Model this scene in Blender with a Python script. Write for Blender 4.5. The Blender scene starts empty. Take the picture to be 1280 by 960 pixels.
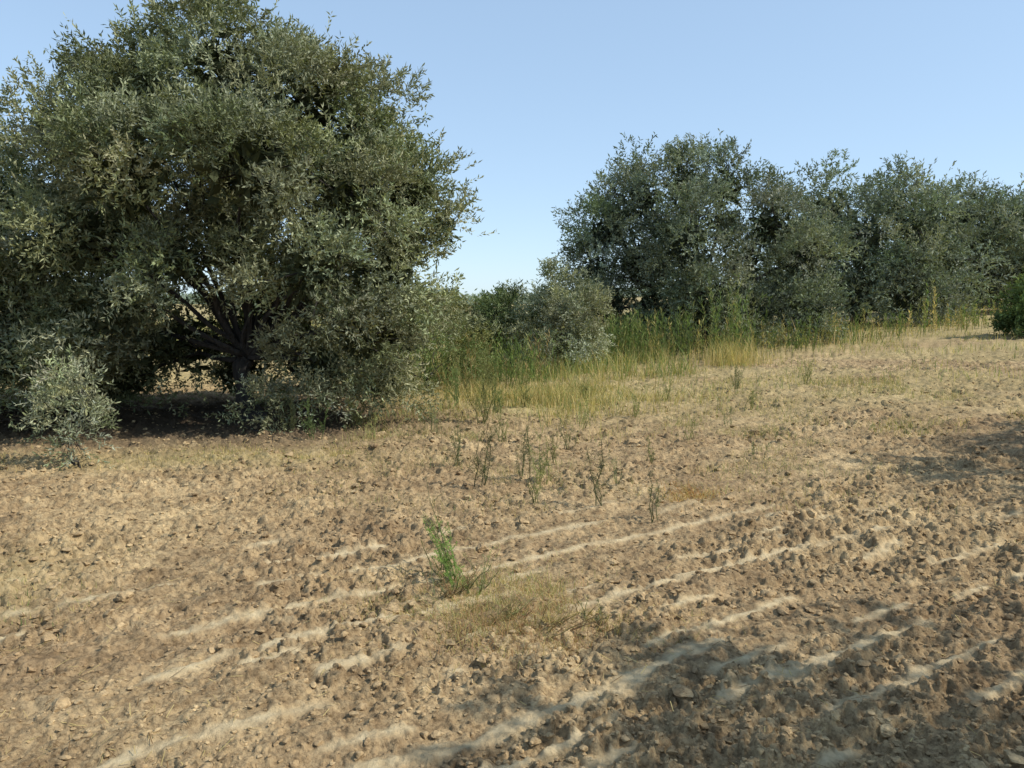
import bpy, math, numpy as np
from mathutils import Vector
rng = np.random.default_rng(7)

# ---------------------------------------------------------------- noise
def _h(ix, iy, s):
    n = (ix.astype(np.int64)*374761393 + iy.astype(np.int64)*668265263 + s*974634777) & 0xffffffff
    n = ((n ^ (n >> 13))*1274126177) & 0xffffffff
    n = (n ^ (n >> 16)) & 0xffffffff
    return n/4294967295.0
def vnoise(x, y, s=0):
    ix = np.floor(x); iy = np.floor(y); fx = x-ix; fy = y-iy
    fx = fx*fx*(3-2*fx); fy = fy*fy*(3-2*fy)
    a=_h(ix,iy,s); b=_h(ix+1,iy,s); c=_h(ix,iy+1,s); d=_h(ix+1,iy+1,s)
    return (a*(1-fx)+b*fx)*(1-fy)+(c*(1-fx)+d*fx)*fy
def fbm(x, y, s=0, o=4):
    t=0; a=.5; n=0
    for i in range(o):
        t = t+a*vnoise(x*2**i+i*17.3, y*2**i-i*9.1, s+i); n+=a; a*=.5
    return t/n
def sstep(a,b,x):
    t=np.clip((x-a)/(b-a),0,1); return t*t*(3-2*t)

# ---------------------------------------------------------------- terrain
def H(x, y):
    x=np.asarray(x,float); y=np.asarray(y,float)
    h = 0.056*np.clip(x-0.8,0,None)*sstep(3,16,y)
    h = 1.7*(1-np.exp(-h/1.7))*1.12
    h = h + (fbm(x*.12+5,y*.12,3,2)-.5)*.22*sstep(6,16,np.hypot(x,y))
    return h
TR = [(1.55,.05),(1.78,.035),(2.05,.035),(2.36,.045),(2.55,.03),(2.78,.055),(2.97,.03),(3.3,.036),(3.62,.045),(3.87,.03),(4.02,.038),(4.27,.055),(4.47,.03),(4.9,.038),(5.3,.04),(5.9,.038)]
def uco(x,y):
    wob = (fbm(x*.8,y*.8,40,2)-.5)*.22+(fbm(x*4,y*4,43,3)-.5)*.08
    return y - (.66*x - .018*x*np.abs(x)) + wob
def track(x, y):
    u=uco(x,y); m = np.zeros_like(x)
    for i,(c,w) in enumerate(TR):
        wl = w*(.35+1.2*fbm(x*6+i*3.3,y*6,47,3))
        d = np.abs(u-c)/wl
        dash = sstep(.46,.55, fbm(x*2.2+i*13.7, y*1.2+i*3.1, 50+i, 3))
        m = np.maximum(m, np.exp(-(d**3)*.8)*dash)
    m *= sstep(-4.2,-2.2,x)*(1-sstep(3.2,4.8,x))*(1-sstep(5.,6.5,y))
    m *= .6+.4*sstep(.36,.6,fbm(x*14,y*14,49,3))
    return np.clip(m,0,1)
def churn(x,y):
    """broken soil thrown up between the tine marks"""
    u=uco(x,y); q=fbm(u*3.2,(x+.66*y)*.35,84,2)
    return np.clip(.55+.8*sstep(.36,.62,fbm(x*1.1,y*1.1,81,3)*.5+q*.5),0,1.3)
def micro(x, y, tr):
    r = np.hypot(x,y)
    a = 1-sstep(14,40,r)
    m = (fbm(x*1.1,y*1.1,11,2)-.5)*.09
    n1 = fbm(x*4.5,y*4.5,12,3); n2 = fbm(x*11,y*11,15,3); n3=fbm(x*34,y*34,20,3)
    rough = (n1-.5)*.045 + churn(x,y)*((n2-.5)*.034 + (n3-.5)*.030 + sstep(.53,.62,n3)*.011 + sstep(.55,.62,n2)*.015)
    u = uco(x,y); fur = np.sin(u*2*math.pi/.37)*.010
    return a*(m*.6 + (rough+fur)*(1-.87*tr) + tr*.010)
def grassmask(x,y):
    n = fbm(x*.55,y*.55,60,4)
    g = sstep(8.,12.,y)*sstep(.42,.6,n)
    e = np.exp(-((x-.3)/2.0)**2-((y-12.3)/2.2)**2)*1.2
    f = np.exp(-((x+3.4)/1.8)**2-((y-7.5)/.5)**2)*.9
    l = np.exp(-((x+3.0)/.5)**2-((y-4.0)/.7)**2)*.6
    b = sstep(17,22,y)*(1-sstep(3,6,x-0.02*y))
    s = sstep(14.,17,y-.35*x)
    return np.clip(np.maximum.reduce([g*.6,e*(.5+n),f*(.4+n),l*(.4+n),b,s*.8]),0,1)

# ---------------------------------------------------------------- mesh buffer
class Buf:
    def __init__(s): s.v=[]; s.c=[]; s.q=[]; s.t=[]; s.qm=[]; s.tm=[]; s.n=0
    def add(s, v, faces, col, mat=0):
        v=np.asarray(v,np.float32); f=np.asarray(faces,np.int32)+s.n
        col=np.asarray(col,np.float32)
        if col.ndim==1: col=np.tile(col,(len(v),1))
        s.v.append(v); s.c.append(col)
        if f.shape[1]==4: s.q.append(f); s.qm.append(np.full(len(f),mat,np.int32))
        else: s.t.append(f); s.tm.append(np.full(len(f),mat,np.int32))
        s.n+=len(v)
    def build(s, name, mats, smooth=False):
        v=np.concatenate(s.v); c=np.concatenate(s.c)
        q=np.concatenate(s.q) if s.q else np.zeros((0,4),np.int32)
        t=np.concatenate(s.t) if s.t else np.zeros((0,3),np.int32)
        me=bpy.data.meshes.new(name)
        me.vertices.add(len(v)); me.vertices.foreach_set('co',v.ravel())
        loops=np.concatenate([q.ravel(),t.ravel()]).astype(np.int32)
        me.loops.add(len(loops)); me.loops.foreach_set('vertex_index',loops)
        tot=np.concatenate([np.full(len(q),4),np.full(len(t),3)]).astype(np.int32)
        st=np.concatenate([[0],np.cumsum(tot)[:-1]]).astype(np.int32)
        me.polygons.add(len(tot)); me.polygons.foreach_set('loop_start',st)
        mi=np.concatenate(s.qm+s.tm).astype(np.int32)
        for m in mats: me.materials.append(m)
        me.polygons.foreach_set('material_index',mi)
        me.polygons.foreach_set('use_smooth',np.full(len(tot),smooth))
        a=me.attributes.new('col','FLOAT_COLOR','POINT')
        a.data.foreach_set('color',np.concatenate([c,np.ones((len(c),1),np.float32)],1).ravel())
        me.update(calc_edges=True)
        ob=bpy.data.objects.new(name,me); bpy.context.scene.collection.objects.link(ob)
        return ob
def nrm(a): return a/np.maximum(np.linalg.norm(a,axis=-1,keepdims=True),1e-9)

def tube(buf, pts, rad, col, sides=8, mat=0, gnarl=0.0):
    pts=np.asarray(pts,float); n=len(pts)
    T=nrm(np.gradient(pts,axis=0)); ref=np.array([.3,.9,.1])
    A=nrm(np.cross(T,ref)); B=np.cross(T,A)
    th=np.linspace(0,2*math.pi,sides,endpoint=False)
    rr=np.asarray(rad)[:,None]*(1+gnarl*(rng.random((n,sides))-.5))
    v=pts[:,None,:]+rr[...,None]*(np.cos(th)[None,:,None]*A[:,None,:]+np.sin(th)[None,:,None]*B[:,None,:])
    i=np.arange(n-1)[:,None]*sides; j=np.arange(sides)[None,:]; k=(j+1)%sides
    f=np.stack([i+j,i+k,i+k+sides,i+j+sides],-1).reshape(-1,4)
    buf.add(v.reshape(-1,3),f,col,mat)
def wander(a,b,n,amp,sag=0.):
    t=np.linspace(0,1,n)[:,None]; a=np.array(a,float); b=np.array(b,float)
    p=a+(b-a)*t
    o=np.cumsum(rng.normal(0,1,(n,3)),0); o-=o[0]+(o[-1]-o[0])*t
    p+=o*amp/ math.sqrt(n); p[:,2]+= sag*4*(t*(1-t))[:,0]
    return p
def leaves(buf, P, D, cols, L, W, mat=1):
    n=len(P); L=L*rng.uniform(.65,1.25,n)[:,None]; W=W*rng.uniform(.7,1.2,n)[:,None]
    S=nrm(np.cross(D,rng.normal(0,1,(n,3)))); N=np.cross(D,S)
    m=P+D*L*.45+N*L*.06
    v=np.stack([P,m+S*W*.5,P+D*L,m-S*W*.5],1).reshape(-1,3)
    f=np.arange(n*4).reshape(-1,4)
    buf.add(v,f,np.repeat(cols,4,0),mat)
def twigs(buf, C, D, cols, nl, TL, L, W):
    n=len(C); D=nrm(D)
    t=(np.arange(nl)+.5)/nl
    P=C[:,None,:]+D[:,None,:]*t[None,:,None]*TL
    P[...,2]-= (t**2)[None,:]*TL*.18
    LD=nrm(D[:,None,:]*.75+nrm(rng.normal(0,1,(n,nl,3)))*.9+np.array([0,0,.05]))
    cc=cols[:,None,:]*rng.uniform(.75,1.25,(n,nl,1))
    leaves(buf,P.reshape(-1,3),LD.reshape(-1,3),cc.reshape(-1,3),L,W)

OL = np.array([.150,.168,.085]); OLs=np.array([.310,.315,.190])
def tree(name, base, lobes, nleaf, L=.06, W=.016, nl=14, TL=.22, trunk_r=.2, fork=.9, cols=(OL,OLs), clr=.34, floor=.25, trunks=1, tint=1.0, core=0.):
    buf=Buf(); base=np.array([base[0],base[1],float(H(base[0],base[1]))-.08])
    lobes=np.array([list(l) if len(l)==6 else [l[0],l[1],l[2],l[3],l[3],l[3]] for l in lobes],float)
    lc=lobes[:,:3]; lr=lobes[:,3:]
    area=(lr[:,0]*lr[:,1]*lr[:,2])**(2/3)
    bark=np.array([.04,.035,.03])
    forks=[]
    for k in range(trunks):
        b=base+np.array([rng.normal(0,.12),rng.normal(0,.12),0])*(trunks>1)
        f=b+np.array([rng.normal(0,.15),rng.normal(0,.12),fork])
        p=wander(b,f,7,.12)
        tube(buf,p,trunk_r/trunks**.5*np.array([1.5,1.15,1,.95,.92,.95,.85]),bark,12,0,.25); forks.append(f)
    ntw=nleaf/nl
    cen=base+np.array([0,0,fork])
    for i in range(len(lc)):
        f=forks[i%len(forks)]
        mid=f+(lc[i]-f)*.5+np.array([0,0,.15])
        pb=np.vstack([wander(f,mid,5,.12),wander(mid,lc[i],6,.15)[1:]])
        tube(buf,pb,np.linspace(trunk_r*.32,trunk_r*.08,len(pb)),bark,6,0,.2)
        if core>0:   # filler leaves, colour darkened to paint in the crown's inner shade
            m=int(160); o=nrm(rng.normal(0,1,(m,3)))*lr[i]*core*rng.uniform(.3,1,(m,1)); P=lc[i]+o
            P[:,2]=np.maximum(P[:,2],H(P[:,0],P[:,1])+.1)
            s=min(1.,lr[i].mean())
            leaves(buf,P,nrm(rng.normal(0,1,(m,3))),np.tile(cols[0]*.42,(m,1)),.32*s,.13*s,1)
        nc=max(6,int(26*area[i]/ (clr/.34)**2))
        d=nrm(rng.normal(0,1,(nc,3)))
        out=nrm(lc[i]-cen); d=nrm(d+out*.35)
        rr=rng.uniform(.45,1.10,nc)**.7
        cc=lc[i]+d*lr[i]*rr[:,None]
        keep=np.ones(nc,bool)
        for j in range(len(lc)):
            if j==i: continue
            q=np.linalg.norm((cc-lc[j])/lr[j],axis=1)
            keep&=~((q<.62)&(rng.random(nc)<.75))
        gz=H(cc[:,0],cc[:,1])
        keep&=cc[:,2]>gz+floor*rng.uniform(.5,1.5,nc)
        cc=cc[keep]; d=d[keep]; nc=len(cc)
        if nc==0: continue
        per=max(3,int(ntw*area[i]/area.sum()/nc))
        for k in range(0,nc):
            if rng.random()<.4:
                p=wander(lc[i]+(cc[k]-lc[i])*.05,cc[k],5,.08); tube(buf,p,np.linspace(trunk_r*.09,.006,5),bark,4,0)
            m=int(per*rng.uniform(.4,1.7)); R=clr*rng.uniform(.55,1.2)
            o=nrm(rng.normal(0,1,(m,3)))*(rng.random((m,1))**.45)*R*np.array([1,1,.8])
            C=cc[k]+o
            g=H(C[:,0],C[:,1]); C[:,2]=np.maximum(C[:,2],g+.05)
            D=nrm(nrm(o)*.55+d[k]*.55+rng.normal(0,.4,(m,3))+np.array([0,0,.30]))
            mixv=rng.random(); br=rng.uniform(.70,1.25)*tint
            # leaf tone and brightness vary at random from clump to clump
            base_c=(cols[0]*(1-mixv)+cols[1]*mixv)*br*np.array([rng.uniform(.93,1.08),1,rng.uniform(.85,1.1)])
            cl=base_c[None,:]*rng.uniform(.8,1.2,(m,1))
            twigs(buf,C,D,cl,nl,TL*rng.uniform(.8,1.3),L,W)
    ns=int(ntw*.014)
    ii=rng.integers(0,len(lc),ns); d=nrm(rng.normal(0,1,(ns,3))+np.array([0,0,.7]))
    C=lc[ii]+d*lr[ii]*rng.uniform(.95,1.14,(ns,1)); ok=C[:,2]>H(C[:,0],C[:,1])+.4
    C=C[ok]; d=d[ok]
    twigs(buf,C,nrm(d+[0,0,.5]),np.tile(cols[1]*tint,(len(C),1)),nl,TL*1.4,L,W)
    return buf.build(name,[M_bark,M_leaf])
def dome(cx,cy,R,top,n,ry=None,low=6):
    gz=float(H(cx,cy)); ry=ry or R; hz=(top-gz)
    out=[]
    for i in range(n):
        z=((i+.5)/n); th=i*2.39996+rng.uniform(-.3,.3)
        rad=math.sqrt(max(0,1-max(0,(z-.25)/.75)**2))
        r=R*rng.uniform(.30,.42)
        k=.72*rad
        out.append((cx+math.cos(th)*R*k,cy+math.sin(th)*ry*k,gz+r*.8+z*(hz-1.8*r)*rng.uniform(.93,1.0),r))
    for i in range(low):
        th=i*2*math.pi/low+rng.uniform(-.3,.3); r=R*.36
        out.append((cx+math.cos(th)*R*.66,cy+math.sin(th)*ry*.66,gz+r*.65,r))
    out.append((cx,cy,gz+hz*.5,R*.55)); 
    if low: out.append((cx,cy,gz+hz*.25,R*.5))
    return out

# ---------------------------------------------------------------- materials
def newmat(name):
    m=bpy.data.materials.new(name); m.use_nodes=True; nt=m.node_tree; nt.nodes.clear()
    return m,nt,nt.nodes,nt.links
def leafmat(name, trans=.25, back=(1.3,1.3,1.4)):
    m,nt,N,K=newmat(name)
    at=N.new('ShaderNodeAttribute'); at.attribute_name='col'
    geo=N.new('ShaderNodeNewGeometry')
    mul=N.new('ShaderNodeMix'); mul.data_type='RGBA'; mul.blend_type='MULTIPLY'; mul.inputs[0].default_value=1
    mul.inputs[7].default_value=(*back,1); K.new(at.outputs['Color'],mul.inputs[6])
    mx=N.new('ShaderNodeMix'); mx.data_type='RGBA'
    K.new(geo.outputs['Backfacing'],mx.inputs[0]); K.new(at.outputs['Color'],mx.inputs[6]); K.new(mul.outputs[2],mx.inputs[7])
    p=N.new('ShaderNodeBsdfDiffuse'); K.new(mx.outputs[2],p.inputs['Color'])
    tr=N.new('ShaderNodeBsdfTranslucent')
    tc=N.new('ShaderNodeMix'); tc.data_type='RGBA'; tc.blend_type='MULTIPLY'; tc.inputs[0].default_value=1
    tc.inputs[7].default_value=(1.3,1.4,.7,1); K.new(at.outputs['Color'],tc.inputs[6]); K.new(tc.outputs[2],tr.inputs['Color'])
    ms=N.new('ShaderNodeMixShader'); ms.inputs[0].default_value=trans
    K.new(p.outputs[0],ms.inputs[1]); K.new(tr.outputs[0],ms.inputs[2])
    o=N.new('ShaderNodeOutputMaterial'); K.new(ms.outputs[0],o.inputs[0])
    return m
M_leaf=leafmat('olive_leaf',.2)
M_grass=leafmat('grass_blade',.3,(1.1,1.1,1.1))
def barkmat():
    m,nt,N,K=newmat('bark')
    tc=N.new('ShaderNodeTexCoord'); mp=N.new('ShaderNodeMapping'); mp.inputs['Scale'].default_value=(14,14,3.5)
    K.new(tc.outputs['Object'],mp.inputs[0])
    n=N.new('ShaderNodeTexNoise'); n.inputs['Scale'].default_value=1.6; n.inputs['Detail'].default_value=6; K.new(mp.outputs[0],n.inputs[0])
    at=N.new('ShaderNodeAttribute'); at.attribute_name='col'
    r=N.new('ShaderNodeValToRGB'); r.color_ramp.elements[0].position=.3; r.color_ramp.elements[0].color=(.35,.35,.35,1); r.color_ramp.elements[1].position=.7; r.color_ramp.elements[1].color=(1.4,1.35,1.3,1)
    K.new(n.outputs[0],r.inputs[0])
    mu=N.new('ShaderNodeMix'); mu.data_type='RGBA'; mu.blend_type='MULTIPLY'; mu.inputs[0].default_value=1
    K.new(at.outputs['Color'],mu.inputs[6]); K.new(r.outputs[0],mu.inputs[7])
    p=N.new('ShaderNodeBsdfPrincipled'); p.inputs['Roughness'].default_value=.9
    b=N.new('ShaderNodeBump'); b.inputs['Distance'].default_value=.03; b.inputs['Strength'].default_value=.8
    K.new(n.outputs[0],b.inputs['Height']); K.new(b.outputs[0],p.inputs['Normal']); K.new(mu.outputs[2],p.inputs['Base Color'])
    o=N.new('ShaderNodeOutputMaterial'); K.new(p.outputs[0],o.inputs[0]); return m
M_bark=barkmat()
def soilmat(name,bumpd=.012,k=1.0):
    """col attribute: R=track, G=dry grass, B=leaf litter with painted tree shade"""
    m,nt,N,K=newmat(name)
    tc=N.new('ShaderNodeTexCoord')
    def noise(s,d=5,r=.6):
        n=N.new('ShaderNodeTexNoise'); n.inputs['Scale'].default_value=s; n.inputs['Detail'].default_value=d; n.inputs['Roughness'].default_value=r
        K.new(tc.outputs['Object'],n.inputs['Vector']); return n.outputs[0]
    def ramp(f,stops):
        r=N.new('ShaderNodeValToRGB'); e=r.color_ramp.elements
        e[0].position=stops[0][0]; e[0].color=(*stops[0][1],1); e[1].position=stops[-1][0]; e[1].color=(*stops[-1][1],1)
        for p,c in stops[1:-1]:
            q=e.new(p); q.color=(*c,1)
        K.new(f,r.inputs[0]); return r.outputs[0]
    def mix(f,a,b,mode='MIX'):
        x=N.new('ShaderNodeMix'); x.data_type='RGBA'; x.blend_type=mode
        if isinstance(f,float): x.inputs[0].default_value=f
        else: K.new(f,x.inputs[0])
        for s,v in ((6,a),(7,b)):
            if isinstance(v,tuple): x.inputs[s].default_value=(*v,1)
            else: K.new(v,x.inputs[s])
        return x.outputs[2]
    base=ramp(noise(2.3,8,.75),[(.3,(.245*k,.173*k,.099*k)),(.5,(.395*k,.290*k,.165*k)),(.68,(.54*k,.41*k,.238*k))])
    big=ramp(noise(.45,3,.5),[(.35,(.82,.78,.75)),(.65,(1.08,1.08,1.03))])
    base=mix(1.0,base,big,'MULTIPLY')
    fine=ramp(noise(42,5,.75),[(.34,(.38,.355,.335)),(.5,(1,1,1)),(.68,(1.28,1.26,1.2))])
    base=mix(.85,base,fine,'MULTIPLY')
    mid=ramp(noise(13,5,.7),[(.36,(.56,.52,.50)),(.55,(1.05,1.05,1.05))])
    base=mix(.8,base,mid,'MULTIPLY')
    at=N.new('ShaderNodeAttribute'); at.attribute_name='col'
    sp=N.new('ShaderNodeSeparateColor'); K.new(at.outputs['Color'],sp.inputs[0])
    trc=ramp(noise(22,5,.7),[(.3,(.46,.35,.20)),(.7,(.66,.53,.32))])
    def scale(s,k):
        q=N.new('ShaderNodeMath'); q.operation='MULTIPLY'; K.new(s,q.inputs[0]); q.inputs[1].default_value=k; q.use_clamp=True; return q.outputs[0]
    c=mix(scale(sp.outputs[0],.95),base,trc)
    gr=ramp(noise(6,6,.7),[(.3,(.20,.19,.08)),(.48,(.38,.31,.14)),(.7,(.54,.43,.21))])
    c=mix(scale(sp.outputs[1],.75),c,gr)
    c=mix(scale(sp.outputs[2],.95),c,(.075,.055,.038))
    p=N.new('ShaderNodeBsdfPrincipled'); p.inputs['Roughness'].default_value=.95; p.inputs['Specular IOR Level'].default_value=.1
    K.new(c,p.inputs['Base Color'])
    b=N.new('ShaderNodeBump'); b.inputs['Distance'].default_value=bumpd; b.inputs['Strength'].default_value=1.0
    K.new(noise(60,6,.7),b.inputs['Height']); K.new(b.outputs[0],p.inputs['Normal'])
    o=N.new('ShaderNodeOutputMaterial'); K.new(p.outputs[0],o.inputs[0]); return m
M_soil=soilmat('tilled_soil',.014); M_clod=soilmat('clod_soil',.006,1.08)

# ---------------------------------------------------------------- ground sheet (polar grid)
r=np.concatenate([[0.05,.4,.8,1.1,1.35,1.55],np.exp(np.linspace(math.log(1.7),math.log(18),1050)),np.exp(np.linspace(math.log(18.4),math.log(1500),170))])
af=np.linspace(-48,48,920); ab=np.linspace(48,312,90)[1:-1]
ang=np.radians(np.concatenate([af,ab])); nA=len(ang)
RR,AA=np.meshgrid(r,ang,indexing='ij')
X=RR*np.sin(AA); Y=RR*np.cos(AA)
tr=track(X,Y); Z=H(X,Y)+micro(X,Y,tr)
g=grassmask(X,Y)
litter_shade=np.maximum(np.exp(-(((X+3.6)/2.7)**2+((Y-10)/2.2)**2)**2),np.exp(-(((X+7)/2.4)**2+((Y-10)/2.7)**2)**2))  # leaf litter below the left trees, darkened to paint in their ground shade
g=g*(1-litter_shade)
col=np.stack([tr,g,np.clip(litter_shade,0,1)],-1).reshape(-1,3)
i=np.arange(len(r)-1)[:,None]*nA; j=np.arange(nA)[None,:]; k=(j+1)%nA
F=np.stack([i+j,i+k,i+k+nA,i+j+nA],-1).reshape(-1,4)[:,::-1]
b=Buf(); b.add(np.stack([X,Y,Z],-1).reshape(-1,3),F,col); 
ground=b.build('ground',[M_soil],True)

# ---------------------------------------------------------------- clods
import bmesh
def ico(sub):
    bm=bmesh.new(); bmesh.ops.create_icosphere(bm,subdivisions=sub,radius=1); bm.verts.ensure_lookup_table()
    v=np.array([q.co[:] for q in bm.verts]); f=np.array([[w.index for w in q.verts] for q in bm.faces]); bm.free(); return v,f
def clods(n,dmin,dmax,smin,smax,sub,buf,pw=2.6):
    v0,f0=ico(sub)
    d=np.exp(rng.uniform(math.log(dmin),math.log(dmax),n)); x=rng.uniform(-.85,.85,n)*d; y=d
    t=track(x,y); dens=churn(x,y)
    ok=(t<.15)&(dens>rng.uniform(.15,1.1,n)); x=x[ok]; y=y[ok]; n=len(x)
    s=smin*(smax/smin)**(rng.random(n)**pw); s*=np.clip((y/4)**.4,.8,1.6)
    z=H(x,y)+micro(x,y,np.zeros(n))
    temps=[]
    for q in range(14):
        vv=v0.copy(); 
        for _ in range(7):
            a=nrm(rng.normal(0,1,3)); c=rng.uniform(.4,.8); dd=vv@a; vv-=np.clip(dd-c,0,None)[:,None]*a
        vv*=1+rng.normal(0,.07,(len(vv),1)); temps.append(vv)
    temps=np.array(temps); ti=rng.integers(0,14,n)
    sc=np.stack([s*rng.uniform(.8,1.4,n),s*rng.uniform(.8,1.2,n),s*rng.uniform(.45,.8,n)],-1)
    th=rng.uniform(0,6.28,n); V=temps[ti]*sc[:,None,:]
    cx=V[...,0]*np.cos(th)[:,None]-V[...,1]*np.sin(th)[:,None]; cy=V[...,0]*np.sin(th)[:,None]+V[...,1]*np.cos(th)[:,None]
    V=np.stack([cx+x[:,None],cy+y[:,None],V[...,2]+(z+s*.15)[:,None]],-1)
    Fm=f0[None]+np.arange(n)[:,None,None]*len(v0)
    buf.add(V.reshape(-1,3),Fm.reshape(-1,3),np.array([0,.0,0.]))
cb=Buf()
clods(650,2.0,9,.020,.046,3,cb)
clods(8000,1.9,12,.010,.026,2,cb,1.5)
clods(40000,1.8,17,.004,.015,1,cb,1.5)
cb.build('soil_clods',[M_clod],False)

# ---------------------------------------------------------------- grass helper
def blades(buf,x,y,h,w,cols,lean=.3,mat=0,z=None):
    n=len(x); z=H(x,y)-.01 if z is None else z
    P=np.stack([x,y,z],-1); a=rng.uniform(0,6.28,n); ld=np.stack([np.cos(a),np.sin(a),0*a],-1)*(np.abs(rng.normal(0,lean,n))*h)[:,None]
    b2=rng.uniform(0,6.28,n); S=np.stack([np.cos(b2),np.sin(b2),0*b2],-1)*(np.asarray(w)*np.ones(n))[:,None]*.5
    up=np.zeros((n,3)); up[:,2]=h
    m=P+up*.55+ld*.35; e=P+up*.95+ld
    v=np.stack([P-S,P+S,m+S*.7,m-S*.7,e+S*.12,e-S*.12],1).reshape(-1,3)
    o=np.arange(n)[:,None]*6
    f=np.concatenate([o+np.array([[0,1,2,3]]),o+np.array([[3,2,4,5]])])
    buf.add(v,f,np.repeat(cols,6,0),mat)
DRY=np.array([.52,.41,.18]); DRY2=np.array([.36,.27,.13]); GRN=np.array([.18,.24,.08]); GRN2=np.array([.125,.165,.065]); YG=np.array([.31,.31,.13])
def pick(cs,n,p=None):
    cs=np.array(cs); c=cs[rng.choice(len(cs),n,p=p)]; return c*rng.uniform(.7,1.25,(n,1))
gb=Buf()
def carpet(n,xf,yf,hm,cs,p=None,w=.006,th=.35,lean=.45,s=.9):
    x=xf(n); y=yf(n); m=fbm(x*s,y*s,90,3)>th+rng.uniform(0,.2,n); x=x[m];y=y[m]
    h=hm*rng.uniform(.3,1.3,len(x))*(.5+fbm(x*1.7,y*1.7,93,2)); blades(gb,x,y,h,w*rng.uniform(.7,1.3,len(x)),pick(cs,len(x),p),lean)
U=rng.uniform; G=rng.normal
carpet(13000,lambda n:G(.5,1.1,n),lambda n:G(12.3,1.3,n),.22,[DRY,DRY2,YG,GRN],[.55,.15,.18,.12],.008,.40,.6,1.8)
carpet(7000,lambda n:U(-2.5,3.5,n),lambda n:U(14.5,19,n),.45,[DRY,YG,GRN],[.3,.3,.4],.011,.38,.5,1.4)
carpet(6000,lambda n:U(-5.2,-1.6,n),lambda n:G(7.6,.28,n),.06,[DRY,YG,DRY2],[.55,.25,.2],.006)
carpet(24000,lambda n:U(-2.,6.5,n),lambda n:U(8.3,13.5,n),.11,[YG,DRY,GRN2,DRY2],[.3,.35,.2,.15],.005,.42,.7,1.4)
carpet(11000,lambda n:U(-2.,3.5,n),lambda n:U(5.5,9,n),.07,[YG,DRY,GRN2,DRY2],[.3,.3,.2,.2],.004,.46,.8,1.6)
carpet(18000,lambda n:U(3.,18,n),lambda n:U(12,27,n),.17,[DRY,YG,GRN],[.5,.3,.2],.010,.41,.6,.9)
carpet(900,lambda n:G(4.6,.35,n),lambda n:G(16.3,.5,n),.5,[DRY,YG],[.8,.2],.010,.2,.4)
carpet(20000,lambda n:U(-18,10,n),lambda n:U(19,45,n),.5,[DRY,DRY2,YG,GRN2],[.15,.2,.35,.3],.022,.2)
carpet(2500,lambda n:G(-2.9,.45,n),lambda n:G(3.9,.4,n),.05,[YG,GRN2,DRY],[.4,.3,.3],.004,.4)
carpet(5500,lambda n:G(-.2,.36,n),lambda n:G(3.95,.28,n),.05,[YG,[.40,.26,.13],DRY],[.4,.3,.3],.003,.33,.9,2.2)
carpet(5000,lambda n:G(.22,.30,n),lambda n:G(3.6,.17,n),.05,[[.42,.25,.13],[.30,.18,.10],DRY,YG],[.35,.25,.25,.15],.003,.33,1.1,2.2)
carpet(1000,lambda n:G(1.4,.16,n),lambda n:G(6.0,.2,n),.06,[[.50,.28,.12],DRY],[.5,.5],.004,.2,.9)
gb.build('dry_grass',[M_grass])

sb=Buf(); n=6000
d=np.exp(U(math.log(1.9),math.log(14),n)); x=U(-.8,.8,n)*d; m=fbm(x*.8,d*.8,77,3)>U(.3,.7,n); x=x[m]; y=d[m]; n=len(x)
a=U(0,3.14,n); Ls=U(.02,.07,n); z=H(x,y)+micro(x,y,track(x,y))+.008
D=np.stack([np.cos(a),np.sin(a),U(-.1,.35,n)],-1); S=np.stack([-np.sin(a),np.cos(a),0*a],-1)*.0014
P=np.stack([x,y,z],-1); e=P+D*Ls[:,None]
sb.add(np.stack([P-S,P+S,e+S,e-S],1).reshape(-1,3),np.arange(n*4).reshape(-1,4),np.repeat(pick([DRY,DRY2,[.16,.1,.05]],n),4,0))
sb.build('straw_litter',[M_grass])

def canes(buf,n,x,y,h,cols,w=.02,ll=.13):
    for i in range(n):
        hh=h[i]; b0=np.array([x[i],y[i],float(H(x[i],y[i]))]); tip=b0+np.array([G(0,.12)*hh,G(0,.12)*hh,hh])
        p=wander(b0,tip,4,.03); tube(buf,p,[.006,.005,.004,.002],cols[i]*.9,3)
        m=int(10+hh*14); t=U(.08,1,m); P=b0+(tip-b0)*t[:,None]; a=U(0,6.28,m)
        D=nrm(np.stack([np.cos(a)*.5,np.sin(a)*.5,U(.3,1.3,m)],-1))
        leaves(buf,P,D,np.tile(cols[i],(m,1))*U(.7,1.3,(m,1)),ll*hh**.5,w,0)
tb=Buf()
n=400; x=np.concatenate([G(2.9,.8,n//2),U(1.4,7.6,n//2)]); y=18.3+.12*(x-3)+G(0,.6,n); h=U(.3,1.1,n)*np.where(x<4.5,1.1,.75)
canes(tb,n,x,y,h,pick([GRN,GRN2,YG,DRY],n,[.45,.25,.2,.1]),.014)
tb.build('tall_green_weeds',[M_grass])
tb=Buf(); n=55; x=G(5.0,.35,n); y=G(17.6,.35,n); canes(tb,n,x,y,U(.4,1.9,n),pick([GRN,YG,DRY],n,[.5,.3,.2]),.015)
tb.build('cane_clump',[M_grass])
tb=Buf(); n=170; x=U(7.5,15,n); y=20.5+.4*(x-9)+G(0,.6,n); canes(tb,n,x,y,U(.3,.8,n)*np.where(np.abs(x-11.5)<.4,1.8,1),pick([GRN,YG,DRY],n),.018)
tb.build('roadside_weeds',[M_grass])
tb=Buf(); n=320; x=U(-2.8,.6,n); y=G(14.2,.9,n); canes(tb,n,x,y,U(.3,1.0,n),pick([GRN2,GRN,YG,DRY2],n,[.3,.35,.2,.15]),.014)
tb.build('weed_thicket',[M_grass])

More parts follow.
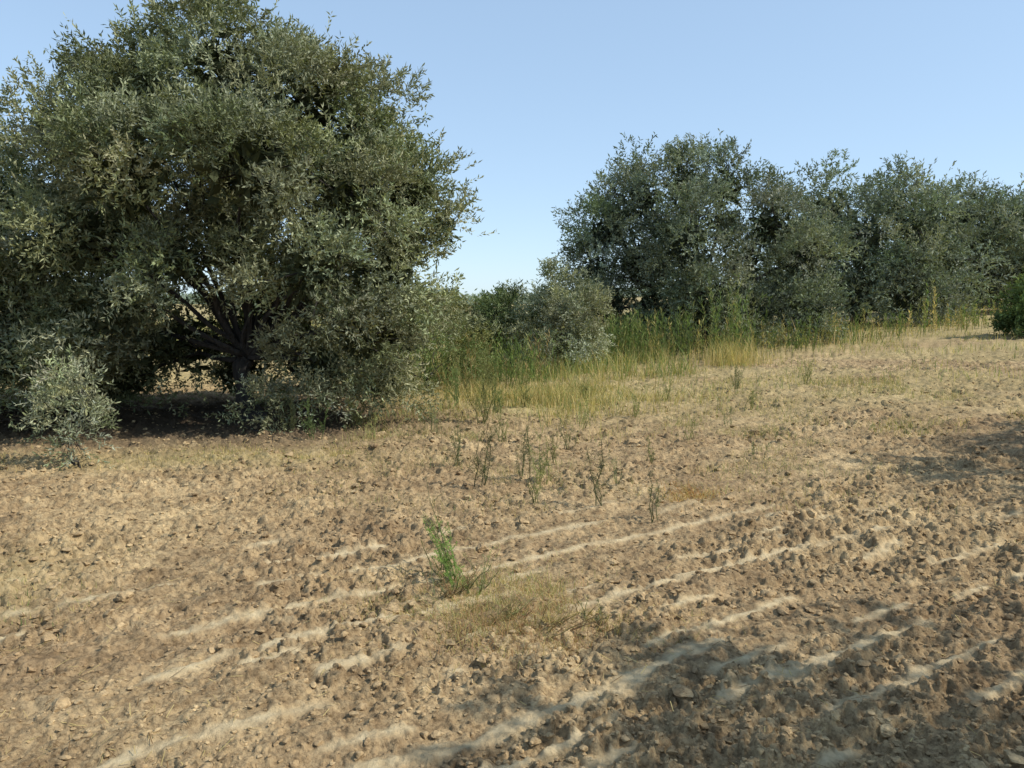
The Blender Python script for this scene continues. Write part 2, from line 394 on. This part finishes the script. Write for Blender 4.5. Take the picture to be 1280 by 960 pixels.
def weed(name,x,y,h,nst,cols,spread=.5,L=.05,W=.008,dens=50,up=.6,lean=(0,0)):
    buf=Buf(); z=float(H(x,y)+micro(np.array([x]),np.array([y]),np.zeros(1))[0])-.01
    for s in range(nst):
        a=U(0,6.28); hh=h*U(.3,1.05) if s else h; b0=np.array([x+G(0,.04),y+G(0,.04),z])
        tip=b0+np.array([math.cos(a)*spread*hh*U(.2,1)+lean[0]*hh,math.sin(a)*spread*hh*U(.2,1)+lean[1]*hh,hh])
        p=wander(b0,tip,6,.05*hh*2); c=pick(cols,1)[0]
        tube(buf,p,np.linspace(.0028,.0008,6)*(1+h),c*.8,4)
        nb=max(2,int(hh*14))
        for q in range(nb):
            t=U(.15,.95); o=p[0]+(p[-1]-p[0])*t; aa=U(0,6.28); l=hh*.32*(1-t*.6)
            e=o+np.array([math.cos(aa)*l*.7,math.sin(aa)*l*.7,l*up]); pp=wander(o,e,3,.02); tube(buf,pp,[.0013,.001,.0006],c*.85,3)
            m=max(4,int(dens*l*2)); tt=U(0,1,(m,1)); P=o+(e-o)*tt
            D=nrm(rng.normal(0,1,(m,3))+np.array([0,0,up])); leaves(buf,P,D,np.tile(c,(m,1))*U(.7,1.3,(m,1)),L,W,0)
        m=int(dens*hh); tt=U(.1,1,m); idx=np.clip((tt*5).astype(int),0,4); fr=(tt*5-idx)[:,None]
        P=p[idx]*(1-fr)+p[idx+1]*fr
        D=nrm(rng.normal(0,1,(m,3))+np.array([0,0,up*1.5])); leaves(buf,P,D,np.tile(c,(m,1))*U(.7,1.3,(m,1)),L,W,0)
    return buf.build(name,[M_grass])
FRESH=np.array([.27,.38,.11]); RED=np.array([.38,.24,.13]); ORG=np.array([.50,.28,.11]); DUL=np.array([.21,.22,.11])
weed('green_weed',-.33,4.15,.36,13,[FRESH,FRESH,YG],.4,.014,.004,240,.5,(-.3,.25))
weed('green_weed',-.38,4.3,.52,7,[DUL,YG],.3,.014,.003,120,.6,(-.35,.2))
weed('green_weed',-.22,4.05,.2,14,[DUL,YG,FRESH],1.1,.016,.003,130,.4)
weed('dry_weed',-.33,3.95,.17,18,[RED,DRY2,DUL],1.3,.018,.0026,110,.3)
weed('dry_weed',.2,3.55,.13,30,[RED,DRY2,DRY],2.2,.018,.0028,110,.2)
weed('dry_weed',-.02,3.7,.13,24,[RED,DRY2,YG],2.0,.018,.0028,100,.2)
weed('dry_weed',.4,3.65,.12,22,[DUL,DRY,DRY2],2.0,.018,.0028,100,.2)
weed('orange_weed',1.42,6.05,.12,16,[ORG,ORG,DRY],1.8,.025,.004,100,.3)
for (x,y,h,ns,c) in [(-.3,6.4,.62,4,DUL*.5),(.12,6.7,.5,5,DUL*.8),(.25,6.5,.48,5,YG*.8),(.68,5.7,.5,3,DUL*.6),(1.02,5.35,.33,3,DUL*.8),(.2,5.9,.3,4,YG*.8),
    (-.5,7.2,.4,5,DUL*.8),(-.1,8.3,.45,6,YG*.8),(.6,8.0,.35,5,DUL),(1.9,8.2,.25,5,YG*.8),(.9,9.2,.35,7,YG),(-.9,8.8,.35,6,DUL),(1.6,9.9,.3,7,YG*.9),(2.6,9.2,.25,5,DUL),(3.2,10.3,.3,6,YG*.8),
    (-.35,9.6,.9,8,YG*.7),(-.2,10.4,.75,8,GRN2*1.2),(-1.6,8.6,.3,6,YG),(.2,11.0,.6,9,YG*.8),(1.1,11.4,.5,9,YG),(-.8,11.0,.6,9,GRN2*1.2),(2.3,11.5,.4,8,YG*.9),(3.6,12.3,.4,8,DUL),(4.8,12.5,.4,8,YG*.9),
    (-2.2,8.4,.45,6,GRN2),(-2.6,8.9,.5,8,DUL),(-1.9,9.3,.5,8,YG*.8),(.35,7.3,.3,5,YG*.8),(.9,6.4,.2,4,DUL),(2.4,7.4,.2,4,DUL),(1.3,7.2,.25,4,YG*.8)]:
    weed('slender_weed',x,y,h,ns,[c,c*1.15],.35,.026,.0045,110,.8)

# ---------------------------------------------------------------- trees
main=[(-3.55,9.8,4.32,.88),(-4.60,9.8,4.05,.75),(-2.5,9.8,3.95,.78),(-1.8,10,3.6,.66),(-1.25,9.8,2.85,.60),(-.88,9.8,2.45,.40),
 (-1.85,9.0,2.7,.76),(-2.9,8.6,2.95,.85),(-4.27,8.9,2.9,.8),(-1.5,9.4,1.85,.66),(-1.8,9.3,1.1,.60),(-2.25,8.8,1.85,.62),
 (-5.6,10,3.5,.70),(-1.45,10.1,1.2,.6),(-4.0,11.2,3.0,1.2),(-2.3,11.0,2.8,1.1),(-5.2,11.0,2.4,1.1),(-3.85,9.1,2.0,.55),(-5.0,9,2.3,.7),(-4.6,8.9,1.45,.5),(-2.3,10.8,1.5,.9),
 (-4.3,9.6,.95,.5),(-2.3,9.3,.75,.5),(-3.4,11.4,1.2,.9),(-4.6,10.9,1.0,.85),(-5.5,9.6,1.2,.7),(-3.2,10,3.1,.95),(-1.6,9.7,.5,.42),(-3.9,11.0,.5,.6),(-2.8,10.9,.5,.6),(-5.2,10.5,.5,.6),
 (-4.1,9.7,3.6,.8),(-3.0,9.8,3.8,.8),(-2.2,10.2,3.2,.85),(-5.0,9.9,3.1,.75),(-3.1,9.2,2.1,.5),(-3.6,10.3,2.2,.8)]
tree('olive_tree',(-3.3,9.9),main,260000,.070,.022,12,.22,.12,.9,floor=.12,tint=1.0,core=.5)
left2=[(-6.6,9.8,2.6,.8),(-7.4,10.4,2.8,.9),(-6.3,9.2,1.7,.75),(-5.6,8.9,1.0,.5),(-7.2,9.2,1.9,.9),(-8.3,10,2.5,1.0),(-6.2,11.5,2.3,1.0),(-5.3,8.9,2.1,.45),(-5.3,8.6,.7,.35),(-6.0,8.8,.8,.55),(-6.5,11,.9,.9),(-7.6,10.5,.9,1.0),(-5.9,10.4,.6,.7)]
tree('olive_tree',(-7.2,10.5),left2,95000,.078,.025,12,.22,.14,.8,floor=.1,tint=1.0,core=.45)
D1=(np.array([.125,.150,.095]),np.array([.235,.255,.175]))
row1=[(3.47,21,4.2,1.0),(5.65,21,4.45,1.0),(2.55,21,3.3,.85),(4.6,20,3.0,1.3),(6.95,21,3.45,1.1),(7.9,21,2.6,.9),(2.6,21,1.3,.9),(2.2,21,2.3,.75),(5.2,20.2,1.4,1.1),(7.4,21,1.4,1.0),(4.5,22.5,3.2,1.4),(6.6,22.5,2.6,1.3),(4.6,21,4.5,.9),
 (4.1,20.5,1.0,.9),(6.3,20.5,1.0,.9),(8.2,21,1.1,.8),(4.0,22.5,1.4,1.2),(6.2,22.5,1.4,1.2),(2.9,21.8,3.8,.8),(3.4,21.5,2.6,1.0)]
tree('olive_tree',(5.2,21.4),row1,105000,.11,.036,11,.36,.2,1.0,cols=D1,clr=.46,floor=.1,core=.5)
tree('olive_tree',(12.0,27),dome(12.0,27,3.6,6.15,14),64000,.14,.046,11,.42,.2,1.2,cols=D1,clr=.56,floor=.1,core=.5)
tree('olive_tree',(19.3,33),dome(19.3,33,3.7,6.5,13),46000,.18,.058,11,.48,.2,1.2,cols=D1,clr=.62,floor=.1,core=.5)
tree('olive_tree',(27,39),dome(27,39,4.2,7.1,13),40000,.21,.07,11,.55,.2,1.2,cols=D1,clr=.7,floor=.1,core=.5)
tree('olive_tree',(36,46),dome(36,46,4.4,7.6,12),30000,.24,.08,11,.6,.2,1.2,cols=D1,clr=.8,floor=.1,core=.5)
# trees outside the right of frame that shade the foreground
tree('olive_tree',(5.9,.9),dome(5.9,.9,2.5,5.2,14,low=0),46000,.10,.032,12,.26,.18,.9,floor=.3)
tree('olive_tree',(8.7,6.0),dome(8.7,6.0,2.3,4.5,13,low=0),36000,.10,.032,12,.26,.18,.9,floor=.3)
# shrubs
SH=(np.array([.22,.235,.135]),np.array([.33,.34,.225]))
tree('olive_shrub',(1.15,17),[(1.2,17,1.4,.6),(.75,17,1.0,.55),(1.55,17,1.0,.55),(1.15,16.6,.7,.6),(1.0,17,1.85,.32),(1.6,17,.5,.45),(.6,17,.5,.45)],26000,.085,.025,12,.28,.06,.3,cols=SH,clr=.28,floor=.05)
tree('dark_shrub',(-.1,17.5),[(-.1,17.5,1.1,.55),(-.5,17.5,.7,.5),(.3,17.5,.75,.55),(-.2,17.2,.5,.5)],12000,.10,.03,12,.28,.05,.3,cols=(GRN2*.9,SH[0]),clr=.3,floor=.1)
tree('low_shrub',(-1.5,13),[(-1.6,13,.6,.6),(-1.0,13.3,.5,.5),(-2.2,12.6,.7,.6),(-1.3,13.5,.9,.4)],13000,.06,.018,12,.22,.04,.2,cols=(GRN2*1.2,YG*.7),clr=.28,floor=.05)
tree('field_shrub',(-2.5,22),[(-2.5,22,.7,.7),(-1.5,22.3,.7,.6),(-3.6,22,.8,.8),(-.8,22.5,.7,.6),(-1.9,22,1.1,.5),(0,22.5,.7,.6)],14000,.11,.04,12,.28,.04,.2,cols=(YG*.6,YG*.9),clr=.35,floor=.05)
tree('olive_sapling',(-4.05,7.2),[(-4.05,7.2,.40,.2),(-3.95,7.15,.7,.15),(-4.25,7.3,.55,.18),(-4.15,7.2,.9,.12),(-4.1,7.2,.2,.15)],2900,.055,.015,12,.18,.010,.10,cols=SH,clr=.13,floor=.04)
tree('green_bush',(12.7,19.2),[(12.7,19.2,1.0,.55),(12.4,19.0,.7,.45),(13.2,19.2,.9,.6),(12.8,19.2,1.5,.4),(13.1,19.2,1.9,.35)],13000,.10,.04,12,.25,.05,.3,cols=(GRN2*.8,GRN*.8),clr=.3,floor=.1)
tree('base_sprouts',(-2.9,8.8),[(-2.75,8.9,.35,.3),(-2.4,8.8,.4,.28),(-3.0,8.8,.3,.22),(-4.9,8.5,.35,.3)],5000,.055,.016,12,.22,.01,.12,cols=SH,clr=.16,floor=.03)
# distant tree line
db=Buf()
n=50000; a=U(-1.1,1.1,n); base=150+40*np.sin(a*9)
x=np.sin(a)*base; y=np.cos(a)*base; hmax=1.0+2.2*fbm(a*30,a*0+1,8,3)
P=np.stack([x+G(0,2,n),y+G(0,2,n),H(x,y)+U(0,1,n)*hmax],-1)
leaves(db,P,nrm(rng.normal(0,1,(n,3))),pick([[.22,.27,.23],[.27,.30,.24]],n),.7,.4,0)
db.build('distant_tree_line',[M_grass])

# ---------------------------------------------------------------- light, sky, camera
el=math.radians(44); az=math.radians(-12)   # az measured from +X toward +Y
S=Vector((math.cos(el)*math.cos(az),math.cos(el)*math.sin(az),math.sin(el)))
sd=bpy.data.lights.new('sun','SUN'); sd.energy=5.0; sd.angle=math.radians(.5); sd.color=(1,.955,.87)
so=bpy.data.objects.new('sun',sd); so.rotation_euler=S.to_track_quat('Z','Y').to_euler(); bpy.context.scene.collection.objects.link(so)
w=bpy.data.worlds.new('World'); bpy.context.scene.world=w; w.use_nodes=True; nt=w.node_tree
bg=nt.nodes['Background']; sk=nt.nodes.new('ShaderNodeTexSky'); sk.sky_type='NISHITA'; sk.sun_disc=False
sk.sun_elevation=el; sk.sun_rotation=math.pi/2-az; sk.air_density=.75; sk.dust_density=.25; sk.ozone_density=1.5; sk.altitude=0
ga=nt.nodes.new('ShaderNodeGamma'); ga.inputs[1].default_value=.40   # hazy, even summer sky
tn=nt.nodes.new('ShaderNodeMix'); tn.data_type='RGBA'; tn.blend_type='MULTIPLY'; tn.inputs[0].default_value=1; tn.inputs[7].default_value=(2.45,2.95,3.4,1)
nt.links.new(sk.outputs[0],ga.inputs[0]); nt.links.new(ga.outputs[0],tn.inputs[6]); nt.links.new(tn.outputs[2],bg.inputs[0]); bg.inputs[1].default_value=.15
cam=bpy.data.cameras.new('camera'); cam.sensor_width=36; cam.lens=27.2; cam.clip_end=4000; cam.clip_start=.05
co=bpy.data.objects.new('camera',cam); co.location=(0,0,1.6); co.rotation_euler=(math.radians(90-6.5),0,0)
bpy.context.scene.collection.objects.link(co); bpy.context.scene.camera=co
sc=bpy.context.scene; sc.view_settings.view_transform='Standard'; sc.view_settings.look='None'; sc.view_settings.exposure=0
